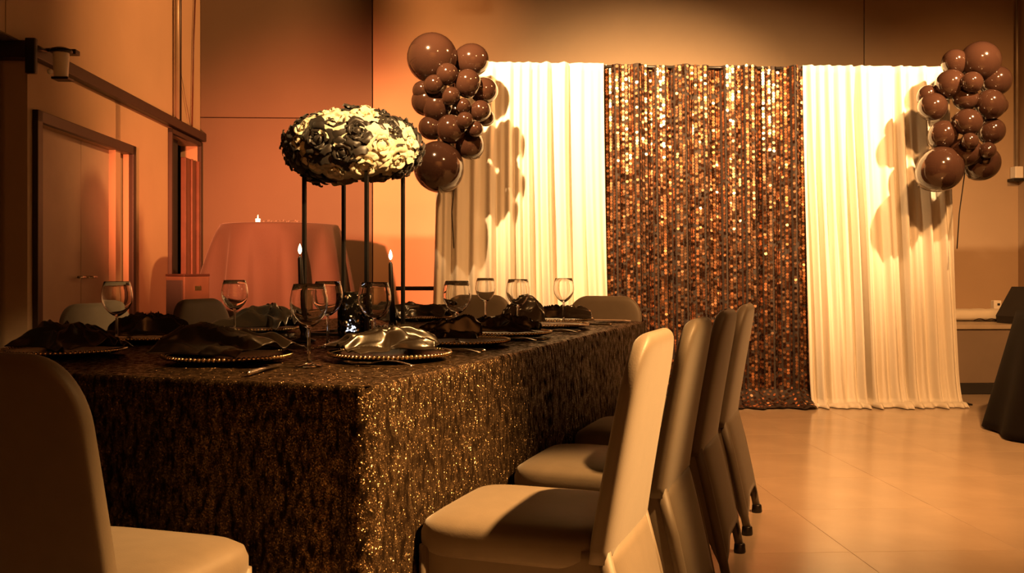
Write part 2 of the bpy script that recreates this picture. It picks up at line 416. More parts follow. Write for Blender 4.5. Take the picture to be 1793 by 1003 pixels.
for i in range(NS):
    s = (i + 0.5) / NS
    stripe = r2.random()
    tl = r2.gauss(0, 0.05)
    for j in range(rows):
        t = (j + 0.5 + (0.5 if i % 2 else 0)) / rows
        if t > 0.998: continue
        if r2.random() < 0.07: continue
        ss = min(max(s + r2.gauss(0, 0.0006), 0.001), 0.999)
        p = seq_surf(ss, t) - org
        px_ = seq_surf(min(ss + 0.004, 1), t) - seq_surf(max(ss - 0.004, 0), t)
        pz_ = seq_surf(ss, min(t + 0.004, 1)) - seq_surf(ss, max(t - 0.004, 0))
        n = px_.cross(pz_)
        if n.length < 1e-9: continue
        n.normalize()
        if n.y > 0 and t < 0.95: n = -n
        if t >= 0.955 and n.z < 0: n = -n
        n = (n + Vector((r2.gauss(tl, 0.075), 0, r2.gauss(0.03, 0.075)))).normalized()
        ax = n.cross(Vector((0, 0, 1)))
        if ax.length < 1e-4: ax = Vector((1, 0, 0))
        ax.normalize(); ay = ax.cross(n).normalized()
        c = p + n * 0.006; rr = 0.0118
        sqm.add([c + ax * (rr * math.cos(q)) + ay * (rr * math.sin(q)) for q in [k * math.pi / 3 + 0.5 for k in range(6)]], [(0, 1, 2, 3, 4, 5)])
me = bpy.data.meshes.new('sequins'); me.from_pydata(sqm.v, [], sqm.f); me.materials.append(M_seq)
so = link('sequins', me, sq); so['kind'] = 'stuff'; so['label'] = 'small hanging bronze sequins'

# pipe stand that carries the drapes
ps = empty('backdrop_stand', bd(1.4, 0.12)); tag(ps, 'black pipe stand carrying the white and sequin drapes', 'stand')
o0 = bd(1.4, 0.12)
for X in (-0.50, 0.66, 2.15, 3.20):
    p = bd(X, 0.12) - o0
    MB().tube([p + Vector((0, 0, 0.01)), p + Vector((0, 0, 2.5))], 0.019, 10).build('upright', M_black, ps, True)
    MB().bbox(p.x - 0.2, p.x + 0.2, p.y - 0.12, p.y + 0.2, 0.0, 0.012, 0.003).build('base_plate', M_black, ps)
for (xa, xb) in ((-0.53, 0.66), (0.66, 2.15), (2.15, 3.22)):
    pa = bd(xa, 0.06) - o0; pb = bd(xb, 0.06) - o0
    MB().tube([pa + Vector((0, 0, 2.487)), pb + Vector((0, 0, 2.487))], 0.012, 10).build('top_rail', M_black, ps, True)
pa = bd(-0.85, 0.14) - o0; pb = bd(3.2, 0.14) - o0
MB().tube([pa + Vector((0, 0, 0.865)), pb + Vector((0, 0, 0.865))], 0.016, 10).build('crossbar', M_black, ps, True)

# ------------------------------------------------------------------ balloon garlands
def garland(label, D0, items, group, seed):
    r = random.Random(seed)
    cx = sum(i[0] for i in items) / len(items)
    root = empty('balloon_garland', ((cx - 896.5) / 1700 * D0, D0, 1.6)); tag(root, label, 'balloons', group)
    for (px, py, pr, dd) in items:
        D = D0 + dd; k = D / 1700
        c = Vector(((px - 896.5) * k, D, CAM_Z - (py - 475) * k)) - root.location
        rad = pr * k
        e = r.uniform(1.02, 1.08)
        ax = Vector((r.uniform(-1, 1), r.uniform(0.2, 1), r.uniform(-1, 0.4))).normalized()
        q = Vector((0, 0, -1)).rotation_difference(ax).to_matrix()
        def sh(d, e=e):
            z = d.z
            g = 1.0 + (0.10 * max(0, -z) ** 3)
            return Vector((d.x, d.y, d.z * e * g))
        b = MB().sphere((0, 0, 0), rad * 1.03, 28, 18, lambda d: q @ sh(d)).build('balloon', M_balloon, root, True, c)
        kn = q @ Vector((0, 0, -rad * 1.16))
        MB().lathe([(0.004, rad * 0.06), (0.004, 0.012), (0.009, 0.0), (0.008, -0.006)], 8, Matrix.Translation(kn) @ q.to_4x4()).build('knot', M_balloon, b, True)
    pts = [Vector((r.uniform(-.03, .03), 0.10, z)) for z in (-0.45, -0.2, 0.1, 0.35, 0.6, 0.85)]
    MB().tube(pts, 0.004, 6).build('tie_line', M_black, root, True)
    return root
GL = [(757,102,43,0.0),(826,105,28,.06),(783,130,19,-.14),(819,146,23,-.10),(847,159,23,.0),(760,148,17,-.13),(739,158,16,-.05),
      (748,177,26,.0),(766,186,27,-.02),(790,168,15,-.17),(811,186,13,-.14),(841,194,18,-.10),(850,206,15,.03),(754,224,20,-.02),
      (790,226,25,-.08),(814,211,15,-.16),(832,226,14,-.13),(822,253,25,.0),(768,292,43,-.04),(800,200,26,.10),(800,130,24,.12)]
GR = [(1646,296,38,-.04),(1633,187,24,.0),(1651,236,24,-.02),(1695,214,23,-.12),(1734,183,25,-.08),(1691,172,21,-.05),(1691,266,25,-.06),
      (1721,286,28,.0),(1698,247,14,-.18),(1729,263,14,-.16),(1736,230,22,-.02),(1750,185,14,.04),(1716,108,34,.0),(1664,148,25,-.02),
      (1744,142,25,.0),(1702,144,18,-.14),(1624,166,16,.05),(1672,110,22,.03),(1700,215,24,.12),(1690,130,20,.12)]
garland('cluster of glossy black balloons beside the flower arrangement, nearer the left drape', 6.62, GL, 'balloon clusters', 3)
garland('cluster of glossy black balloons at the outer edge of the drape above the stage', 6.78, GR, 'balloon clusters', 4)

# ------------------------------------------------------------------ banquet table and its cloth
TL, TWd = 2.70, 1.50
tb = empty('banquet_table', tab(TL / 2, TWd / 2, 0), T_ANG); tag(tb, 'long rectangular banquet table hidden under the glittery dark cloth', 'table')
MB().bbox(-TL/2 + .012, TL/2 - .012, -TWd/2 + .012, TWd/2 - .012, 0.715, 0.75, 0.004).build('tabletop', M_darkwood, tb)
for sx in (-1, 1):
    for sy in (-1, 1):
        MB().tube([(sx*(TL/2-.2), sy*(TWd/2-.15), 0.0), (sx*(TL/2-.2), sy*(TWd/2-.15), 0.714)], 0.02, 10).build('leg', M_black, tb, True)
def cloth_mesh():
    mb = MB(); N = 420
    hl, hw, rc = TL / 2, TWd / 2, 0.03
    per = []                       # outline points: (x, y, nx, ny, cornerness)
    def side(p, q, n, cnt):
        for i in range(cnt):
            f = i / cnt; per.append((p[0] + (q[0]-p[0])*f, p[1] + (q[1]-p[1])*f, n[0], n[1], 0.0))
    def corner(cx, cy, a0, cnt):
        for i in range(cnt):
            a = R(a0 + 90 * i / cnt); per.append((cx + rc*math.cos(a), cy + rc*math.sin(a), math.cos(a), math.sin(a), math.sin(math.pi * i / cnt)))
    side((-hl+rc, -hw), (hl-rc, -hw), (0, -1), 150); corner(hl-rc, -hw+rc, -90, 14)
    side((hl, -hw+rc), (hl, hw-rc), (1, 0), 80); corner(hl-rc, hw-rc, 0, 14)
    side((hl-rc, hw), (-hl+rc, hw), (0, 1), 150); corner(-hl+rc, hw-rc, 90, 14)
    side((-hl, hw-rc), (-hl, -hw+rc), (-1, 0), 80); corner(-hl+rc, -hw+rc, 180, 14)
    n = len(per)
    prof = [(0.0, 0.0, 0), (0.004, -0.001, 0), (0.008, -0.006, 0), (0.010, -0.016, 0)] + [(0.010 + 0.028 * f, -0.016 - 0.725 * f, f) for f in [k / 16 for k in range(1, 17)]]
    vs = []
    for (off, dz, f) in prof:
        for i, (x, y, nx, ny, cn) in enumerate(per):
            s = i / n * 2 * (TL + TWd)
            wv = f * (0.020 * math.sin(s * 13 + 2 * math.sin(s * 1.7)) + 0.014 * math.sin(s * 29 + 1.3)) * (0.6 + 0.5 * noise.noise(Vector((s * 1.5, 0, 0))))
            # nearest distance to a corner makes the gathered folds
            dcx = hl - abs(x); dcy = hw - abs(y); dc = math.hypot(dcx, dcy)
            g = math.exp(-(dc / 0.13) ** 2) * f
            wv += 0.045 * g * math.cos(dc * 46) + 0.03 * g
            vs.append((x + nx * (off + wv), y + ny * (off + wv), TZ + dz))
    for k in range(len(prof) - 1):
        for i in range(n):
            mb.f.append((k*n+i, k*n+(i+1) % n, (k+1)*n+(i+1) % n, (k+1)*n+i))
    mb.v = vs
    # top surface, with faint ripples
    base = len(vs); NX, NY = 90, 50
    def top(a, b):
        x = -hl + 2*hl*a; y = -hw + 2*hw*b
        return (x * 0.9992, y * 0.9992, TZ + 0.0008 * math.sin(a*90) * math.sin(b*55) - 0.001)
    mb.grid(NX, NY, top)
    return mb
tc = cloth_mesh().build('tablecloth', M_cloth, None, True, tab(TL/2, TWd/2, 0), T_ANG)
tag(tc, 'dark glittery crushed velvet cloth draped over the long banquet table', 'tablecloth')

# ------------------------------------------------------------------ chairs in stretch covers
def rounded_slab(w, t, pts, topr):
    """backrest: cross-sections along a path of (y, z, half-width factor)"""
    mb = MB(); n = 40; rows_ = []
    for (y, z, hw, ht) in pts:
        ring = []
        for j in range(n):
            a = 2 * math.pi * j / n
            cx = math.copysign(abs(math.cos(a)) ** 0.45, math.cos(a)); cy = math.copysign(abs(math.sin(a)) ** 0.5, math.sin(a))
            ring.append((cx * hw, y + cy * ht, z))
        rows_.append(ring)
    vs = [p for r_ in rows_ for p in r_]
    k = len(rows_)
    fs = [(i*n+j, i*n+(j+1) % n, (i+1)*n+(j+1) % n, (i+1)*n+j) for i in range(k-1) for j in range(n)]
    fs += [tuple(reversed(range(n))), tuple((k-1)*n+j for j in range(n))]
    return mb.add(vs, fs)
def make_chair():
    root = empty('banquet_chair')
    CH = 0.862
    pts = []
    NB = 26
    for i in range(NB + 1):
        f = i / NB
        z = 0.40 + (CH - 0.40) * math.sin(f * math.pi / 2) ** 1.0
        e = (z - 0.40) / (CH - 0.40)
        y = -0.195 - 0.082 * e ** 1.1
        d = max(0.0, (z - (CH - 0.115)) / 0.115)
        hw = 0.205 - 0.012 * e
        hw = hw - 0.10 * (1 - math.sqrt(max(0, 1 - d * d)))
        dd = max(0.0, (z - (CH - 0.028)) / 0.028)
        ht = (0.028 - 0.005 * e) * math.sqrt(max(0.02, 1 - dd * dd))
        pts.append((y, z, hw, ht))
    rounded_slab(0, 0, pts, 0).build('backrest', M_spandex, root, True)
    # seat cushion
    sm = MB()
    def seat(a, b):
        th = 2 * math.pi * a
        cx = math.copysign(abs(math.cos(th)) ** 0.33, math.cos(th)); cy = math.copysign(abs(math.sin(th)) ** 0.33, math.sin(th))
        prof = [(0.0, 0.472), (0.35, 0.471), (0.7, 0.466), (0.88, 0.458), (0.97, 0.445), (1.0, 0.425), (1.0, 0.405), (0.975, 0.385), (0.9, 0.38), (0, 0.38)]
        k = b * (len(prof) - 1); i = min(int(k), len(prof) - 2); f = k - i
        rr = prof[i][0] + (prof[i+1][0] - prof[i][0]) * f; z = prof[i][1] + (prof[i+1][1] - prof[i][1]) * f
        yy = 0.212 * cy * rr + 0.004
        ww = 0.212
        return (ww * cx * rr, yy, z)
    sm.grid(64, 18, seat).build('seat', M_spandex, root, True)
    # stretched skirt: follows the seat outline above, the four leg pockets below, with arched hems
    def ry(z): return -0.221 - 0.097 * max(0.0, (0.44 - z) / 0.41) ** 0.85
    def skirt(a, b):
        th = 2 * math.pi * a + math.pi / 4
        c_, s_ = math.cos(th), math.sin(th)
        k = 0.30
        cx = math.copysign(abs(c_) ** k, c_); cy = math.copysign(abs(s_) ** k, s_)
        corner_ = abs(math.sin(2 * th))                       # 1 at the legs, 0 at mid sides
        open_ = (1 - corner_ ** 0.55)
        amt = 0.30 if abs(c_) > abs(s_) else (0.26 if s_ > 0 else 0.10)
        zb = 0.03 + amt * min(1.0, open_ * 1.5) ** 0.5
        z = 0.425 + (zb - 0.425) * b
        f = (0.425 - z) / 0.395
        x = cx * (0.206 - 0.004 * f)
        y = cy * (0.212 - 0.002 * f) if cy > 0 else cy * (-ry(z) + 0.0)
        return (x, y, z)
    sk = MB().grid(120, 12, skirt).build('skirt', M_spandex, root, True)
    m_ = sk.modifiers.new('thickness', 'SOLIDIFY'); m_.thickness = 0.003
    for s in (-1, 1):
        MB().tube([(s*0.183, 0.186, 0.40), (s*0.183, 0.189, 0.02)], [0.017, 0.0145], 10).build('leg', M_spandex, root, True)
        MB().tube([(s*0.182, ry(z) + 0.024, z) for z in (0.42, 0.3, 0.18, 0.08, 0.02)], [0.017, 0.017, 0.016, 0.0155, 0.0145], 10).build('leg', M_spandex, root, True)
        MB().lathe([(0.019, 0.0), (0.021, 0.004), (0.019, 0.03), (0.016, 0.034)], 12, Matrix.Translation((s*0.183, 0.189, 0))).build('foot', M_black, root, True)
        MB().lathe([(0.019, 0.0), (0.021, 0.004), (0.019, 0.03), (0.016, 0.034)], 12, Matrix.Translation((s*0.182, ry(0.02) + 0.024, 0))).build('foot', M_black, root, True)
    return root
proto = make_chair(); used = [False]
def place_chair(pos, face, label, group):
    o = proto if not used[0] else copy_tree(proto)
    used[0] = True
    o.location = (pos.x, pos.y, 0); o.rotation_euler = (0, 0, math.atan2(-face.x, face.y))
    return tag(o, label, 'chair', group)
CG = 'covered chairs around the banquet table'
for i, lab in enumerate(('nearest covered chair on the table\'s long side, seat lit golden', 'second covered chair along the table\'s long side, behind the nearest one',
                         'third covered chair along the table\'s long side, mostly behind the second', 'farthest covered chair along the table\'s long side, next to the sequin curtain')):
    place_chair(tab(0.338 + 0.607 * i, -0.245, 0), TW, lab, CG)
place_chair(tab(2.70 + 0.20, 0.31, 0), -TU, 'covered chair at the far table end in front of drape and sequin edge', CG)
place_chair(tab(2.70 + 0.20, 1.02, 0), -TU, 'covered chair at the far table end behind the round wine glass', CG)
place_chair(tab(2.02, 1.50 + 0.19, 0), -TW, 'covered chair across the table beside the brown loudspeaker, rounded top only', CG)
place_chair(tab(1.36, 1.50 + 0.19, 0), -TW, 'covered chair across the table before the double door', CG)
place_chair(Vector((-0.765, 1.81, 0)), Vector((0.30, 0.954, 0)), 'dark covered chair seen from behind in the front left corner', CG)

# ------------------------------------------------------------------ place settings
def make_charger():
    root = empty('charger_plate')
    MB().lathe([(0.0, 0.004), (0.10, 0.004), (0.112, 0.007), (0.150, 0.015), (0.160, 0.017), (0.162, 0.013), (0.150, 0.009), (0.115, 0.001), (0.0, 0.0)], 48).build('plate', M_black, root, True)
    bd_ = MB(); n = 84
    for i in range(n):
        a = 2 * math.pi * i / n
        bd_.sphere((0.160 * math.cos(a), 0.160 * math.sin(a), 0.0165), 0.0056, 8, 5)
    bd_.build('beaded_rim', M_gold, root, True)
    return root
charger0 = make_charger(); ch_used = [False]
def place_charger(u, w, label):
    o = charger0 if not ch_used[0] else copy_tree(charger0)
    ch_used[0] = True
    o.location = tab(u, w, TZ + 0.001); o.rotation_euler = (0, 0, rnd.uniform(0, 6))
    return tag(o, label, 'plate', 'charger plates on the banquet table')
def napkin(u, w, rz, L, W, Hh, seed, label, end=0.0, pinch=0.35, z=0.016):
    r = random.Random(seed); p1, p2, p3 = r.uniform(0, 6), r.uniform(0, 6), r.uniform(0, 6)
    def rid(v): return max(0.0, 1.1 - math.sqrt((noise.noise(v) * 2.3) ** 2 + 0.02))
    def fn(a, b):
        s = 2*a - 1; t = 2*b - 1
        pw = pinch + (1 - pinch) * abs(s) ** 1.3
        n1 = noise.noise(Vector((s * 1.4 + seed, t * 1.2, seed * 0.7)))
        n2 = noise.noise(Vector((s * 1.7, t * 1.9 + seed, 2.2 + seed)))
        x = s * L / 2 * (1 + 0.14 * math.sin(2.6 * t + p1)) + 0.022 * n2
        y = t * W / 2 * pw * (1 + 0.18 * math.sin(2.5 * s + p2)) + 0.026 * n1
        ws = s + 0.35 * n1; wt = t + 0.30 * n2
        r1 = rid(Vector((ws * 0.75 + seed * 1.3, wt * 2.3 + p3, 0.5)))          # long folds
        r2_ = rid(Vector((ws * 1.8 + 0.9 * wt + seed, wt * 2.9 - 0.8 * ws, 4.1)))  # cross creases
        env = (1 - abs(t) ** 2.6) * (1 - 0.55 * abs(s) ** 3)
        h = env * (0.22 + 0.52 * r1 ** 1.3 + 0.15 * r2_ ** 1.4) + 0.05 * r1
        h *= 1 + end * s
        return (x, y, z + max(0.0, h) * Hh * 1.15)
    o = MB().grid(72, 64, fn).build('napkin', M_satin, None, True, tab(u, w, TZ + 0.004), T_ANG + rz)
    m = o.modifiers.new('thickness', 'SOLIDIFY'); m.thickness = 0.002; m.offset = 1
    return tag(o, label, 'napkin', 'satin napkins on the banquet table')
# near end of the table
place_charger(0.36, 0.60, 'charger plate under the wide dark napkin at the near table end')
napkin(0.37, 0.63, R(90), 0.34, 0.24, 0.075, 11, 'wide dark satin napkin with many folds at the near table end', 0.1, 0.7)
place_charger(0.36, 1.14, 'charger plate at the near table end beside the lone chair')
napkin(0.37, 1.14, R(75), 0.30, 0.20, 0.075, 12, 'dark satin napkin on the plate nearest the lone front chair', 0.1, 0.6)
# long side with the four chairs
place_charger(0.56, 0.235, 'charger plate under the golden lit napkin near the table corner')
napkin(0.60, 0.27, R(-35), 0.27, 0.17, 0.062, 13, 'golden shining satin napkin on the plate nearest the table corner', 0.25, 0.4)
place_charger(1.06, 0.25, 'charger plate under the pointed napkin beside the flower stand')
napkin(1.04, 0.29, R(-60), 0.22, 0.15, 0.065, 14, 'pointed dark napkin with a pale lit fold before the second plate', 0.5, 0.3)
napkin(0.88, 0.42, R(10), 0.16, 0.12, 0.055, 19, 'small golden napkin peak between the two nearest chairs\' plates', 0.3, 0.5)
place_charger(1.50, 0.25, 'charger plate under the smooth dark napkin in the row\'s middle')
napkin(1.46, 0.26, R(-70), 0.25, 0.16, 0.062, 15, 'smooth dark napkin folded low in the middle of the long side', 0.15, 0.6)
place_charger(2.04, 0.26, 'charger plate with the blush menu card on it')
napkin(2.08, 0.40, R(-40), 0.20, 0.14, 0.10, 16, 'tall standing dark napkin in front of the white drape', 0.3, 0.45)
# far end
place_charger(2.48, 0.36, 'charger plate at the far table end under the broad napkin')
napkin(2.44, 0.36, R(-75), 0.30, 0.19, 0.066, 17, 'broad dark napkin at the far table end beside the last glass', 0.1, 0.4)
place_charger(2.46, 1.05, 'charger plate at the far table end near the drape\'s outer edge')
napkin(2.42, 1.02, R(-80), 0.30, 0.19, 0.075, 18, 'rolled dark napkin at the far table end under the rounded chair', 0.2, 0.4)
# opposite long side
place_charger(1.42, 1.24, 'charger plate across the table behind the candles')
napkin(1.38, 1.18, R(80), 0.30, 0.20, 0.09, 20, 'folded dark napkin across the table beside the small wine glass', -0.2, 0.5)
place_charger(0.88, 1.28, 'charger plate across the table before the brown loudspeaker')
napkin(0.88, 1.28, R(100), 0.26, 0.18, 0.08, 22, 'dark napkin across the table before the brown loudspeaker', 0.0, 0.5)
napkin(2.02, 0.98, R(60), 0.22, 0.16, 0.07, 23, 'dark napkin heaped behind the black glittering vase', 0.1, 0.4)

def make_glass():
    root = empty('wine_glass')
    prof = [(0.0, 0.0), (0.033, 0.0), (0.0345, 0.0015), (0.030, 0.003), (0.012, 0.006), (0.0052, 0.012), (0.0040, 0.03), (0.0038, 0.07), (0.0046, 0.090),
            (0.012, 0.097), (0.024, 0.106), (0.035, 0.119), (0.0430, 0.135), (0.0460, 0.150), (0.0452, 0.166), (0.0420, 0.184), (0.0375, 0.200),
            (0.0371, 0.2006), (0.0367, 0.1995), (0.0411, 0.1835), (0.0444, 0.166), (0.0452, 0.150), (0.0422, 0.1355), (0.0341, 0.120), (0.0230, 0.1072), (0.010, 0.099), (0.0, 0.098)]
    k = 8
    MB().lathe(prof[:9] + [(0.0046, 0.0905)], 28).build('stem', M_glass, root, True)
    MB().lathe([(0.0, 0.0905)] + prof[9:], 40).build('bowl', M_glass, root, True)
    return root
glass0 = make_glass(); gl_used = [False]
def place_glass(px, D, label, sc_=1.0):
    o = glass0 if not gl_used[0] else copy_tree(glass0)
    gl_used[0] = True
    o.location = ((px - 896.5) / 1700 * D, D, TZ + 0.002); o.scale = (sc_, sc_, sc_)
    return tag(o, label, 'wine glass', 'wine glasses on the banquet table')
place_glass(541, 2.36, 'largest wine glass, nearest the table corner')
place_glass(656, 2.72, 'wine glass beside the black glittering vase, right of it')
place_glass(800, 3.12, 'round-bowled wine glass between candle and white drape')
place_glass(850, 4.40, 'slim wine glass at the far end before the drape')
place_glass(907, 3.76, 'wine glass in the middle of the row before the drape')
place_glass(987, 4.30, 'farthest wine glass, next to the far end chair')
place_glass(411, 3.40, 'small wine glass across the table before the draped round table')
place_glass(574, 2.98, 'wine glass half hidden behind the largest one')
place_glass(205, 2.95, 'wine glass near the lone front chair')

def make_fork():
    root = empty('fork')
    hd = MB()
    hd.grid(20, 4, lambda a, b: ((a - 0.5) * 0.13 - 0.035, (b - 0.5) * (0.006 + 0.010 * abs(a - 0.55) ** 1.2 * 1.6), 0.004 + 0.010 * math.sin(math.pi * a)))
    h = hd.build('handle', M_steel, root, True); m = h.modifiers.new('thickness', 'SOLIDIFY'); m.thickness = 0.0022
    tn = MB(); tn.box(0.028, 0.052, -0.0105, 0.0105, 0.004, 0.006)
    for k in range(4):
        y = -0.009 + 0.006 * k
        tn.tube([(0.05, y, 0.005), (0.075, y, 0.003), (0.10, y, 0.007)], [0.0017, 0.0015, 0.0008], 6)
    tn.build('tines', M_steel, root)
    return root
def make_knife():
    root = empty('knife')
    MB().tube([(-0.11, 0, 0.005), (-0.10, 0, 0.005), (-0.03, 0, 0.005), (0.0, 0, 0.005)], [0.004, 0.0058, 0.0048, 0.0035], 10).build('handle', M_steel, root, True)
    MB().prism([(0.0, 0.004), (0.10, 0.004), (0.112, 0.0048), (0.10, 0.0056), (0.0, 0.0056)], 'y', -0.008, 0.008).build('blade', M_steel, root)
    return root
f0 = make_fork(); k0 = make_knife(); uf = [0, 0]
def cut(kind, u, w, rz, label):
    src, i = (f0, 0) if kind == 'fork' else (k0, 1)
    o = src if not uf[i] else copy_tree(src); uf[i] += 1
    o.location = tab(u, w, TZ + 0.003); o.rotation_euler = (0, 0, T_ANG + rz)
    return tag(o, label, kind, 'cutlery on the banquet table')
cut('fork', 0.37, 0.17, R(82), 'silver fork at the table corner under the largest glass')
cut('knife', 0.17, 0.36, R(14), 'silver knife along the near table end')
cut('fork', 0.76, 0.16, R(95), 'silver fork beside the golden napkin\'s plate')
cut('knife', 0.81, 0.17, R(90), 'silver knife beside the golden napkin\'s plate')
cut('fork', 1.26, 0.16, R(96), 'silver fork beside the pointed napkin\'s plate')
cut('knife', 1.31, 0.15, R(90), 'silver knife beside the pointed napkin\'s plate')
cut('fork', 1.72, 0.15, R(96), 'silver fork before the smooth dark napkin')
cut('knife', 1.77, 0.16, R(90), 'silver knife before the smooth dark napkin')
cut('knife', 2.26, 0.16, R(90), 'silver knife between the two farthest long side plates')

def card(u, w, rz, Lx, Ly, m, label, z=0.018):
    o = MB().bbox(-Lx/2, Lx/2, -Ly/2, Ly/2, 0, 0.004, 0.001, Matrix.Rotation(R(4), 4, 'X')).build('menu_card', m, None, False, tab(u, w, TZ + z), T_ANG + rz)
    return tag(o, label, 'card', 'menu cards')
card(1.98, 0.20, R(85), 0.22, 0.11, M_card, 'blush menu card on the plate before the middle glass')
card(2.60, 0.13, R(85), 0.15, 0.08, M_card, 'blush menu card on the far table corner', 0.006)
card(1.28, 1.30, R(60), 0.10, 0.06, M_cardg, 'pale green card across the table before the brown loudspeaker', 0.006)

# ------------------------------------------------------------------ flower stand, flowers, candles, vase
SC = tab(1.41, 0.81, 0)
fs_ = empty('flower_stand', (SC.x, SC.y, TZ + 0.002), T_ANG + R(-3)); tag(fs_, 'tall thin black metal flower stand at the table\'s middle', 'stand')
hs = 0.13; SH = 1.372 - TZ - 0.002
for sx in (-1, 1):
    for sy in (-1, 1):
        MB().box(sx*hs-.006, sx*hs+.006, sy*hs-.006, sy*hs+.006, 0, SH).build('leg', M_black, fs_)
for z in (0.0, SH - 0.012):
    for s in (-1, 1):
        MB().box(-hs+.006, hs-.006, s*hs-.006, s*hs+.006, z, z + 0.012).build('rail', M_black, fs_)
        MB().box(s*hs-.006, s*hs+.006, -hs+.006, hs-.006, z, z + 0.012).build('rail', M_black, fs_)
MB().box(-hs+.007, hs-.007, -hs+.007, hs-.007, SH - 0.006, SH - 0.001).build('top_panel', M_panel, fs_)

def rose_mesh(name, m, seed):
    r = random.Random(seed); mb = MB()
    mb.lathe([(0.0, 0.0), (0.16, 0.02), (0.24, 0.2), (0.20, 0.42), (0.06, 0.5), (0.0, 0.5)], 8)
    for (cnt, rad, zt, spread, size) in ((3, 0.18, 0.54, 0.10, 0.75), (4, 0.34, 0.52, 0.34, 0.85), (5, 0.54, 0.42, 0.6, 0.80), (6, 0.76, 0.24, 0.95, 0.74)):
        a0 = r.uniform(0, 6)
        for k in range(cnt):
            a = a0 + 2 * math.pi * k / cnt + r.uniform(-.15, .15); q = r.uniform(0.85, 1.15); tw = r.uniform(-.2, .2)
            def fn(s, t, a=a, q=q, rad=rad, zt=zt, spread=spread, size=size, tw=tw):
                ss = (s - 0.5) * 2
                ang = a + ss * size * 1.05 * math.sin(math.pi * (0.16 + 0.74 * t)) ** 0.75
                curl = max(0, t - 0.7) / 0.3
                rr = 0.10 + (rad - 0.06) * t ** 0.7 + curl * 0.16 * spread + 0.03 * math.sin(ss * 5 + tw * 9) * t
                z = zt * q * math.sin(t * 1.75) - 0.10 * ss * ss * t + tw * ss * 0.1 * t - 0.1 * curl * spread
                return (rr * math.cos(ang), rr * math.sin(ang), z)
            mb.grid(6, 7, fn)
    me = bpy.data.meshes.new(name); me.from_pydata(mb.v, [], mb.f); me.materials.append(m)
    for p in me.polygons: p.use_smooth = True
    return me
fa = empty('flower_arrangement', (SC.x, SC.y, 1.375)); tag(fa, 'dome of cream and black roses on the tall black stand', 'flowers')
RW = [rose_mesh('cream_rose', M_rose_w, s) for s in (1, 2, 3)]; RB = [rose_mesh('black_rose', M_rose_b, s) for s in (4, 5, 6)]
BLK = [(528,210),(512,240),(508,275),(520,298),(552,208),(573,245),(592,262),(560,262),(640,245),(622,238),(618,192),(677,212),(728,278),(716,222),(600,318),(640,322),(690,312),(545,300),(735,245)]
EC = Vector((-0.005, 0, 0.066)); ER = Vector((0.215, 0.215, 0.112))
core = MB().sphere(EC, 1.0, 24, 12, lambda d: Vector((d.x * 0.19, d.y * 0.19, d.z * (0.105 if d.z > 0 else 0.075)))).build('foam_core', M_rose_b, fa, True)
NR = 58
for i in range(NR):
    zz = 1 - 2 * (i + 0.5) / NR
    ph = i * 2.399963
    if zz < -0.78: continue
    rr = math.sqrt(1 - zz * zz)
    d = Vector((rr * math.cos(ph), rr * math.sin(ph), zz))
    p = EC + Vector((d.x * ER.x, d.y * ER.y, d.z * ER.z))
    if d.z < -0.45 and (abs(p.x) < 0.13 and abs(p.y) < 0.13): continue
    wp = p + fa.location + d * 0.03
    px = 896.5 + wp.x / wp.y * 1700; py = 475 - (wp.z - CAM_Z) / wp.y * 1700
    front = d.y < 0.35
    black = any(math.hypot(px - bx, py - by) < 16 for bx, by in BLK) if front else (rnd.random() < 0.4)
    me = rnd.choice(RB if black else RW)
    o = link('black_rose' if black else 'cream_rose', me, fa, p)
    n = Vector((d.x / ER.x, d.y / ER.y, d.z / ER.z)).normalized()
    q = n.to_track_quat('Z', 'Y'); o.rotation_mode = 'QUATERNION'
    from mathutils import Quaternion
    o.rotation_quaternion = q @ Quaternion((0, 0, 1), rnd.uniform(0, 6.28))
    s = rnd.uniform(0.074, 0.090); o.scale = (s, s, s)
fb = MB(); r3 = random.Random(9)
for i in range(70):
    zz = r3.uniform(-0.5, 1); ph = r3.uniform(0, 6.28); rr = math.sqrt(1 - zz*zz)
    d = Vector((rr*math.cos(ph), rr*math.sin(ph), zz)); p = EC + Vector((d.x*ER.x, d.y*ER.y, d.z*ER.z)) + d * r3.uniform(0.03, 0.042)
    for k in range(5):
        a = k * 1.2566
        t1_ = d.cross(Vector((0, 0, 1))).normalized() if abs(d.z) < .95 else Vector((1, 0, 0)); t2_ = d.cross(t1_)
        e = p + (t1_ * math.cos(a) + t2_ * math.sin(a)) * 0.009 + d * 0.004
        f_ = (t1_ * math.cos(a+1.57) + t2_ * math.sin(a+1.57)) * 0.005
        fb.add([p, (p+e)/2 + f_, e, (p+e)/2 - f_], [(0, 1, 2, 3)])
me = bpy.data.meshes.new('filler_blossoms'); me.from_pydata(fb.v, [], fb.f); me.materials.append(M_rose_w)
fo = link('filler_blossoms', me, fa); fo['kind'] = 'stuff'; fo['label'] = 'tiny cream filler blossoms'

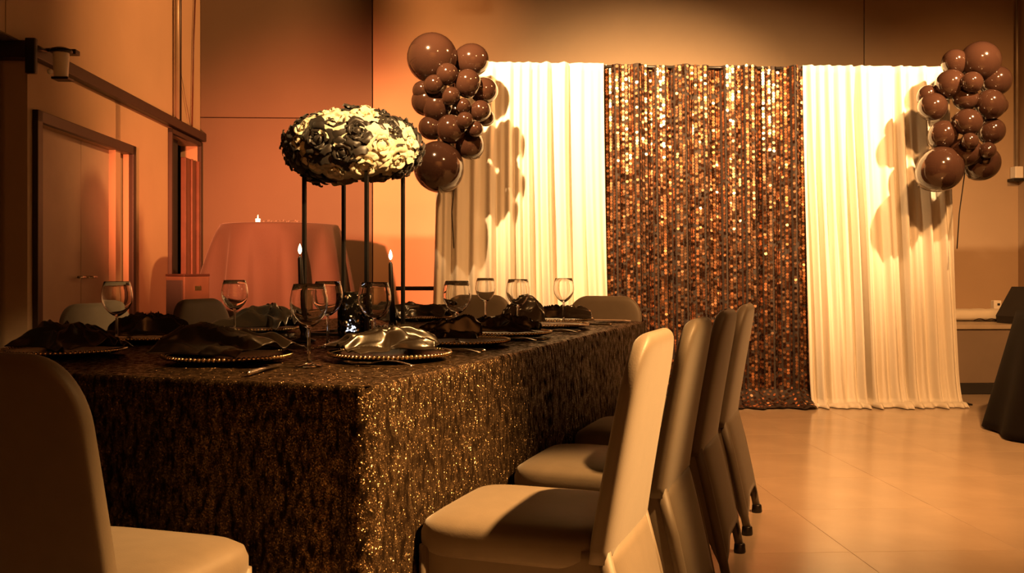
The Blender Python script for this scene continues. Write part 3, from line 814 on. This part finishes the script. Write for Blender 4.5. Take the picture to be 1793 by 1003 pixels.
def candle(px, D, ztop, label, tilt=0.0):
    x = (px - 896.5) / 1700 * D
    root = empty('taper_candle', (x, D, TZ + 0.002)); tag(root, label, 'candle', 'black taper candles')
    h = ztop - TZ
    MB().lathe([(0.0, 0.0), (0.04, 0.0), (0.04, 0.006), (0.012, 0.014), (0.008, 0.03), (0.014, 0.045), (0.014, 0.062), (0.010, 0.064), (0.0, 0.05)], 20).build('holder', M_black, root, True)
    MB().tube([(0, 0, 0.052), (tilt*0.5, 0, h*0.5), (tilt, 0, h - 0.03), (tilt, 0, h - 0.022)], [0.011, 0.0095, 0.007, 0.003], 14).build('candle', M_wax, root, True)
    MB().tube([(tilt, 0, h - 0.024), (tilt, 0, h - 0.012)], 0.001, 6).build('wick', M_matte, root)
    MB().lathe([(0.0, 0.0), (0.004, 0.005), (0.0062, 0.012), (0.0055, 0.02), (0.003, 0.029), (0.0, 0.036)], 12, Matrix.Translation((tilt, 0, h - 0.016))).build('flame', M_flame, root, True)
    return root
candle(531, 3.20, 1.06, 'burning black taper candle left of the flower stand', -0.011)
candle(688, 3.30, 1.042, 'burning black taper candle right of the flower stand', -0.008)
vz = empty('glitter_vase', (-0.563, 3.47, TZ + 0.002), T_ANG); tag(vz, 'black glittering cylinder vase under the flower stand', 'vase')
MB().lathe([(0.0, 0.0), (0.058, 0.0), (0.060, 0.003), (0.060, 0.155), (0.057, 0.157), (0.055, 0.153), (0.055, 0.008), (0.0, 0.008)], 32).build('body', M_vase, vz, 'auto')
ld = MB(); r4 = random.Random(3)
for i in range(16):
    a = -2.9 + r4.uniform(-0.28, 0.35) ; zz = 0.02 + abs(r4.gauss(0, 0.012))
    ld.sphere((0.062 * math.cos(a), 0.062 * math.sin(a), zz), 0.0027, 8, 5)
lo_ = ld.build('light_cluster', M_led, vz, True); lo_['label'] = 'cluster of tiny white lights'
def bead_strand(pts, rad, step, name, label, m=M_crystal, group=None, loc=Vector((0, 0, 0))):
    r = random.Random(len(pts) * 13 + int(abs(pts[0][0]) * 100))
    mb = MB(); prev = Vector(pts[0])
    for a, b in zip(pts[:-1], pts[1:]):
        a = Vector(a); b = Vector(b); n = max(1, int((b - a).length / step))
        for i in range(n):
            p = a.lerp(b, i / n) + Vector((r.gauss(0, 0.006), r.gauss(0, 0.006), 0))
            mb.sphere(p - loc, rad * r.uniform(0.75, 1.2), 6, 4)
    root = empty(name, loc); tag(root, label, 'garland', group)
    o = mb.build('beads', m, root); o['kind'] = 'stuff'
    MB().tube([Vector(p) - loc for p in pts], 0.0012, 5).build('thread', M_matte, root)
    return root
def strand_pts(u0, w0, u1, w1, n, seed):
    r = random.Random(seed); out = []
    for i in range(n + 1):
        f = i / n
        out.append(tab(u0 + (u1-u0)*f + r.uniform(-.05, .05), w0 + (w1-w0)*f + 0.10 * math.sin(f * 9 + seed) + r.uniform(-.03, .03), TZ + 0.006))
    return out
bead_strand(strand_pts(0.55, 0.66, 1.30, 0.52, 16, 1), 0.0046, 0.018, 'bead_garland', 'strand of crystal beads winding along the near half of the table', group='bead strands', loc=tab(0.9, 0.7))
bead_strand(strand_pts(1.55, 0.72, 2.3, 0.70, 14, 2), 0.0046, 0.018, 'bead_garland', 'strand of crystal beads winding along the far half of the table', group='bead strands', loc=tab(1.9, 0.7))
bead_strand(strand_pts(0.62, 0.95, 1.25, 0.98, 12, 4), 0.0046, 0.018, 'bead_garland', 'strand of crystal beads across the table before the small wine glass', group='bead strands', loc=tab(0.9, 0.95))

# ------------------------------------------------------------------ round draped table on the stage
RTc = Vector((-1.965, 8.22, 0)); RT_Z = 1.385; RT_R = 0.485
rt = empty('round_table', (RTc.x, RTc.y, ST_Z)); tag(rt, 'round table hidden under the long rose linen cloth on stage', 'table')
MB().lathe([(0, RT_Z - ST_Z - 0.035), (RT_R - 0.01, RT_Z - ST_Z - 0.035), (RT_R - 0.004, RT_Z - ST_Z - 0.02), (RT_R - 0.01, RT_Z - ST_Z - 0.006), (0, RT_Z - ST_Z - 0.006)], 40).build('tabletop', M_darkwood, rt, 'auto')
MB().lathe([(0, 0), (0.25, 0), (0.25, 0.012), (0.04, 0.03), (0.03, 0.08), (0.03, RT_Z - ST_Z - 0.036), (0, RT_Z - ST_Z - 0.036)], 24).build('pedestal', M_black, rt, 'auto')
def rcloth(a, b):
    th = 2 * math.pi * a
    prof = [(0.0, 0.0), (0.6, 0.0), (0.97, 0.0), (1.005, -0.006), (1.02, -0.025)]
    if b < 0.25:
        k = b / 0.25 * 4; i = min(int(k), 3); f = k - i
        rr = (prof[i][0] + (prof[i+1][0] - prof[i][0]) * f) * RT_R; z = prof[i][1] + (prof[i+1][1] - prof[i][1]) * f
        return (RT_R * 0 + rr * math.cos(th), rr * math.sin(th), RT_Z - ST_Z + z)
    f = (b - 0.25) / 0.75
    hem = 0.045 + 0.02 * math.sin(3 * th + 1)
    fl = 0.13 * f ** 0.7 * (math.copysign(abs(math.sin(9 * th + 1.2 * math.sin(2 * th))) ** 0.7, math.sin(9 * th + 1.2 * math.sin(2 * th))) * 0.65 + 0.45 * math.sin(5 * th + 2) + 0.4)
    # a longer flare to the camera's left
    fl += 0.08 * f * max(0, math.cos(th - R(195))) ** 2
    rr = RT_R * 1.02 + fl
    return (rr * math.cos(th), rr * math.sin(th), (RT_Z - ST_Z - 0.025) * (1 - f) + hem * f)
rc_ = MB().grid(180, 32, rcloth).build('round_tablecloth', M_linen, None, True, (RTc.x, RTc.y, ST_Z))
m = rc_.modifiers.new('thickness', 'SOLIDIFY'); m.thickness = 0.002
tag(rc_, 'floor-length rose brown cloth hanging in folds over the round table', 'tablecloth')
tl = empty('tea_light', (RTc.x - 0.10, RTc.y - 0.33, RT_Z + 0.002)); tag(tl, 'small glowing tea light on the round draped table', 'candle')
MB().lathe([(0, 0), (0.018, 0), (0.020, 0.03), (0.018, 0.03), (0.016, 0.012), (0, 0.012)], 16).build('cup', M_tealight, tl, True)
MB().lathe([(0, 0.03), (0.005, 0.04), (0.0, 0.065)], 8).build('flame', M_flame, tl, True)
gp = [Vector((RTc.x - 0.04 + 0.035 * i, RTc.y - 0.34 + 0.02 * math.sin(i * 1.7), RT_Z + 0.012 + 0.008 * math.sin(i * 2.1))) for i in range(9)]
bead_strand(gp, 0.009, 0.02, 'bead_garland', 'sparkling bead strand on the round draped table', M_crystal, 'bead strands', Vector((RTc.x, RTc.y - 0.34, RT_Z)))

# black clothed table at the right edge
BT = Vector((3.93, 5.72, 0))
bt = empty('round_table', BT); tag(bt, 'round table under the black cloth at the right picture edge', 'table')
MB().lathe([(0, 0.715), (0.83, 0.715), (0.836, 0.73), (0.83, 0.745), (0, 0.745)], 40).build('tabletop', M_darkwood, bt, 'auto')
MB().lathe([(0, 0), (0.3, 0), (0.3, 0.012), (0.05, 0.03), (0.03, 0.08), (0.03, 0.714), (0, 0.714)], 24).build('pedestal', M_black, bt, 'auto')
def bcloth(a, b):
    th = 2 * math.pi * a
    if b < 0.2:
        f = b / 0.2; return (0.85 * f * math.cos(th), 0.85 * f * math.sin(th), 0.752 - 0.004 * max(0, f - 0.97) / 0.03)
    f = (b - 0.2) / 0.8
    rr = 0.853 + f * (0.15 + 0.045 * math.sin(12 * th + 0.8) + 0.03 * math.sin(7 * th))
    return (rr * math.cos(th), rr * math.sin(th), 0.745 * (1 - f) + 0.012 * f)
o = MB().grid(160, 20, bcloth).build('round_tablecloth', M_blackcloth, None, True, BT)
m = o.modifiers.new('thickness', 'SOLIDIFY'); m.thickness = 0.002
tag(o, 'black cloth flaring to the floor at the right picture edge', 'tablecloth')

# brown cabinet in front of the stage
cb = empty('loudspeaker', (-2.245, 6.72, 0), R(-38)); tag(cb, 'tall brown box loudspeaker with a small shiny mark by the wall', 'loudspeaker')
MB().bbox(-0.11, 0.11, -0.10, 0.10, 0.002, 0.955, 0.006).build('cabinet', M_box, cb)
MB().bbox(-0.112, 0.112, -0.102, 0.102, 0.956, 0.972, 0.003).build('lid', M_darkwood, cb)
MB().bbox(-0.095, 0.095, -0.106, -0.1005, 0.1, 0.93, 0.002).build('grille', M_matte, cb)
MB().bbox(0.1102, 0.114, -0.02, 0.03, 0.86, 0.89, 0.001).build('badge', M_gold, cb)

# ------------------------------------------------------------------ lamp on the ledge, conduits, wall boxes
lp = empty('ledge_lamp', room(0.0, -3.69, 2.26), RZ); tag(lp, 'white bucket-shaped lamp on a black bracket hung from the dark ledge', 'lamp')
MB().lathe([(0.0, -0.17), (0.036, -0.17), (0.040, -0.165), (0.047, -0.03), (0.045, -0.02), (0.0, -0.02)], 28, Matrix.Translation((0.17, 0, 0.06))).build('housing', M_white, lp, 'auto')
MB().lathe([(0.0, -0.025), (0.060, -0.02), (0.065, -0.01), (0.060, 0.0), (0.03, 0.012), (0.0, 0.012)], 28, Matrix.Translation((0.17, 0, 0.06))).build('cap', M_black, lp, 'auto')
MB().bbox(0.13, 0.23, -0.05, 0.05, -0.125, -0.110, 0.004).build('base_plate', M_black, lp)
for s in (-1, 1):
    MB().sphere((0.15 + 0.02 * s, s * 0.06 - 0.0, -0.085), 0.017, 14, 9).build('knob', M_white, lp, True)
MB().tube([(0.055, -0.02, 0.05), (0.17, 0, 0.06)], 0.012, 8).build('bracket_arm', M_black, lp, True)
MB().bbox(0.06, 0.12, -0.235, -0.20, -0.13, 0.075, 0.006).build('bracket_plate', M_black, lp)
MB().tube([(0.085, -0.20, 0.03), (0.085, 0.0, 0.05)], 0.014, 8).build('bracket_rail', M_black, lp, True)
MB().bbox(0.13, 0.22, 0.09, 0.16, 0.055, 0.085, 0.004).build('clamp', M_black, lp)

def cpipe(name, c, z0, z1, rad, m, label, grp, off=0.03):
    loc = room(0, c, z0)
    o = MB().tube([(off, 0, 0), (off, 0, z1 - z0)], rad, 10).build(name, m, None, True, loc, RZ)
    return tag(o, label, 'pipe', grp)
M_conduit = mat('conduit_paint', (0.33, 0.27, 0.2), 0.4, metal=0.3, noise_amt=0.1)
cpipe('conduit_pipe', -0.90, 2.337, 4.39, 0.022, M_conduit, 'pale vertical conduit pipe on the wall, left of the dark one', 'conduits above the ledge', 0.04)
cpipe('conduit_pipe', -0.79, 2.337, 4.39, 0.017, M_darkwood, 'dark vertical conduit pipe on the wall above the ledge', 'conduits above the ledge', 0.03)
o = MB().tube([(0.02, -0.78, 3.4), (0.03, -0.6, 3.9), (0.02, -0.45, 4.38)], 0.008, 6).build('cable', M_darkwood, None, True, CORNER, RZ); tag(o, 'thin dark cable branching up from the conduit to the ceiling', 'cable')
o = MB().tube([(0.02, -0.36, 2.34), (0.02, -0.30, 3.2), (0.02, -0.16, 4.39)], 0.008, 6).build('cable', M_doorred, None, True, CORNER, RZ); tag(o, 'reddish cable slanting up the wall near the room corner', 'cable')
o = MB().tube([(0.02, -0.77, 2.9), (0.02, -0.6, 2.62), (0.02, -0.40, 2.34)], 0.005, 6).build('cable', M_conduit, None, True, CORNER, RZ); tag(o, 'thin cable slanting down from the conduit to the ledge', 'cable')
# stage light hanging from the ceiling, above the picture
hl_ = empty('hanging_stage_light', (1.60, 7.22, 4.39)); tag(hl_, 'black stage light hanging from the ceiling above the drapes', 'lamp')
MB().tube([(0, 0, 0), (0, 0, -0.46)], 0.012, 8).build('hanger', M_black, hl_, True)
MB().lathe([(0.0, -0.44), (0.05, -0.45), (0.07, -0.50), (0.075, -0.76), (0.066, -0.77), (0.064, -0.62), (0.0, -0.60)], 24).build('housing', M_black, hl_, 'auto')
MB().lathe([(0.0, -0.625), (0.062, -0.625), (0.062, -0.632), (0.0, -0.632)], 20).build('lens', M_white, hl_)
# right wall corner
o = MB().tube([(A1 - 0.04, -0.04, 2.05), (A1 - 0.04, -0.04, 4.39)], 0.014, 8).build('conduit_pipe', M_conduit, None, True, CORNER, RZ); tag(o, 'thin conduit pipe in the far right room corner', 'pipe')
wbx = roomobj(empty('wall_box')); tag(wbx, 'small white electrical box on the wall at the right edge', 'electrical box')
MB().bbox(A1 - 0.09, A1 - 0.005, -0.10, -0.003, 1.93, 2.05, 0.008).build('box', M_white, wbx)
MB().bbox(A1 - 0.12, A1 - 0.005, -0.11, -0.003, 1.90, 1.928, 0.004).build('base', M_black, wbx)

# things on the stage at the right
def at(px, py, D): return Vector(((px - 896.5) / 1700 * D, D, CAM_Z - (py - 475) / 1700 * D))
wc = empty('folded_tablecloth', (at(1710, 0, 8.45).x, 8.45, ST_Z + 0.002), RZ); tag(wc, 'pale folded cloth bundle lying on the stage beside the drape', 'cloth')
def bundle(a, b):
    s = a * 2 - 1; th = 2 * math.pi * b
    cx = math.copysign(abs(math.cos(th)) ** 0.5, math.cos(th)); cz = math.copysign(abs(math.sin(th)) ** 0.6, math.sin(th))
    e = 1 - 0.12 * abs(s) ** 6
    return (s * 0.30 + (0.03 * cz), 0.13 * cx * e, 0.052 + 0.050 * cz * e + 0.006 * noise.noise(Vector((s * 5, th, 0))))
MB().grid(40, 24, bundle).build('bundle', M_whitecloth, wc, True)
MB().tube([(-0.1 + 0.02 * i, -0.14, 0.006 + 0.016 * abs(math.sin(i * 0.6))) for i in range(12)], 0.005, 6).build('tie_cord', M_darkwood, wc, True)
mg = empty('power_adapter', (at(1744, 0, 8.8).x, 8.8, ST_Z + 0.002), RZ); tag(mg, 'small white box standing behind the pale bundle on stage', 'box')
MB().bbox(-0.035, 0.035, -0.03, 0.03, 0.0, 0.165, 0.006).build('body', M_white, mg)
MB().bbox(-0.005, 0.02, -0.034, -0.0302, 0.12, 0.14, 0.001).build('socket', M_matte, mg)
MB().bbox(0.05, 0.14, -0.03, 0.03, 0.0, 0.012, 0.003).build('plug', M_white, mg)
sp = empty('stage_monitor', (at(1800, 0, 8.0).x + 0.02, 8.0, ST_Z + 0.002), RZ + R(8)); tag(sp, 'black wedge stage monitor at the right picture edge', 'loudspeaker')
MB().prism([(-0.19, 0.0), (-0.20, 0.06), (-0.05, 0.30), (0.22, 0.30), (0.22, 0.0)], 'y', -0.16, 0.16).build('cabinet', M_matte, sp)
MB().bbox(-0.02, 0.18, -0.165, -0.1605, 0.03, 0.26, 0.002).build('grille', M_black, sp)
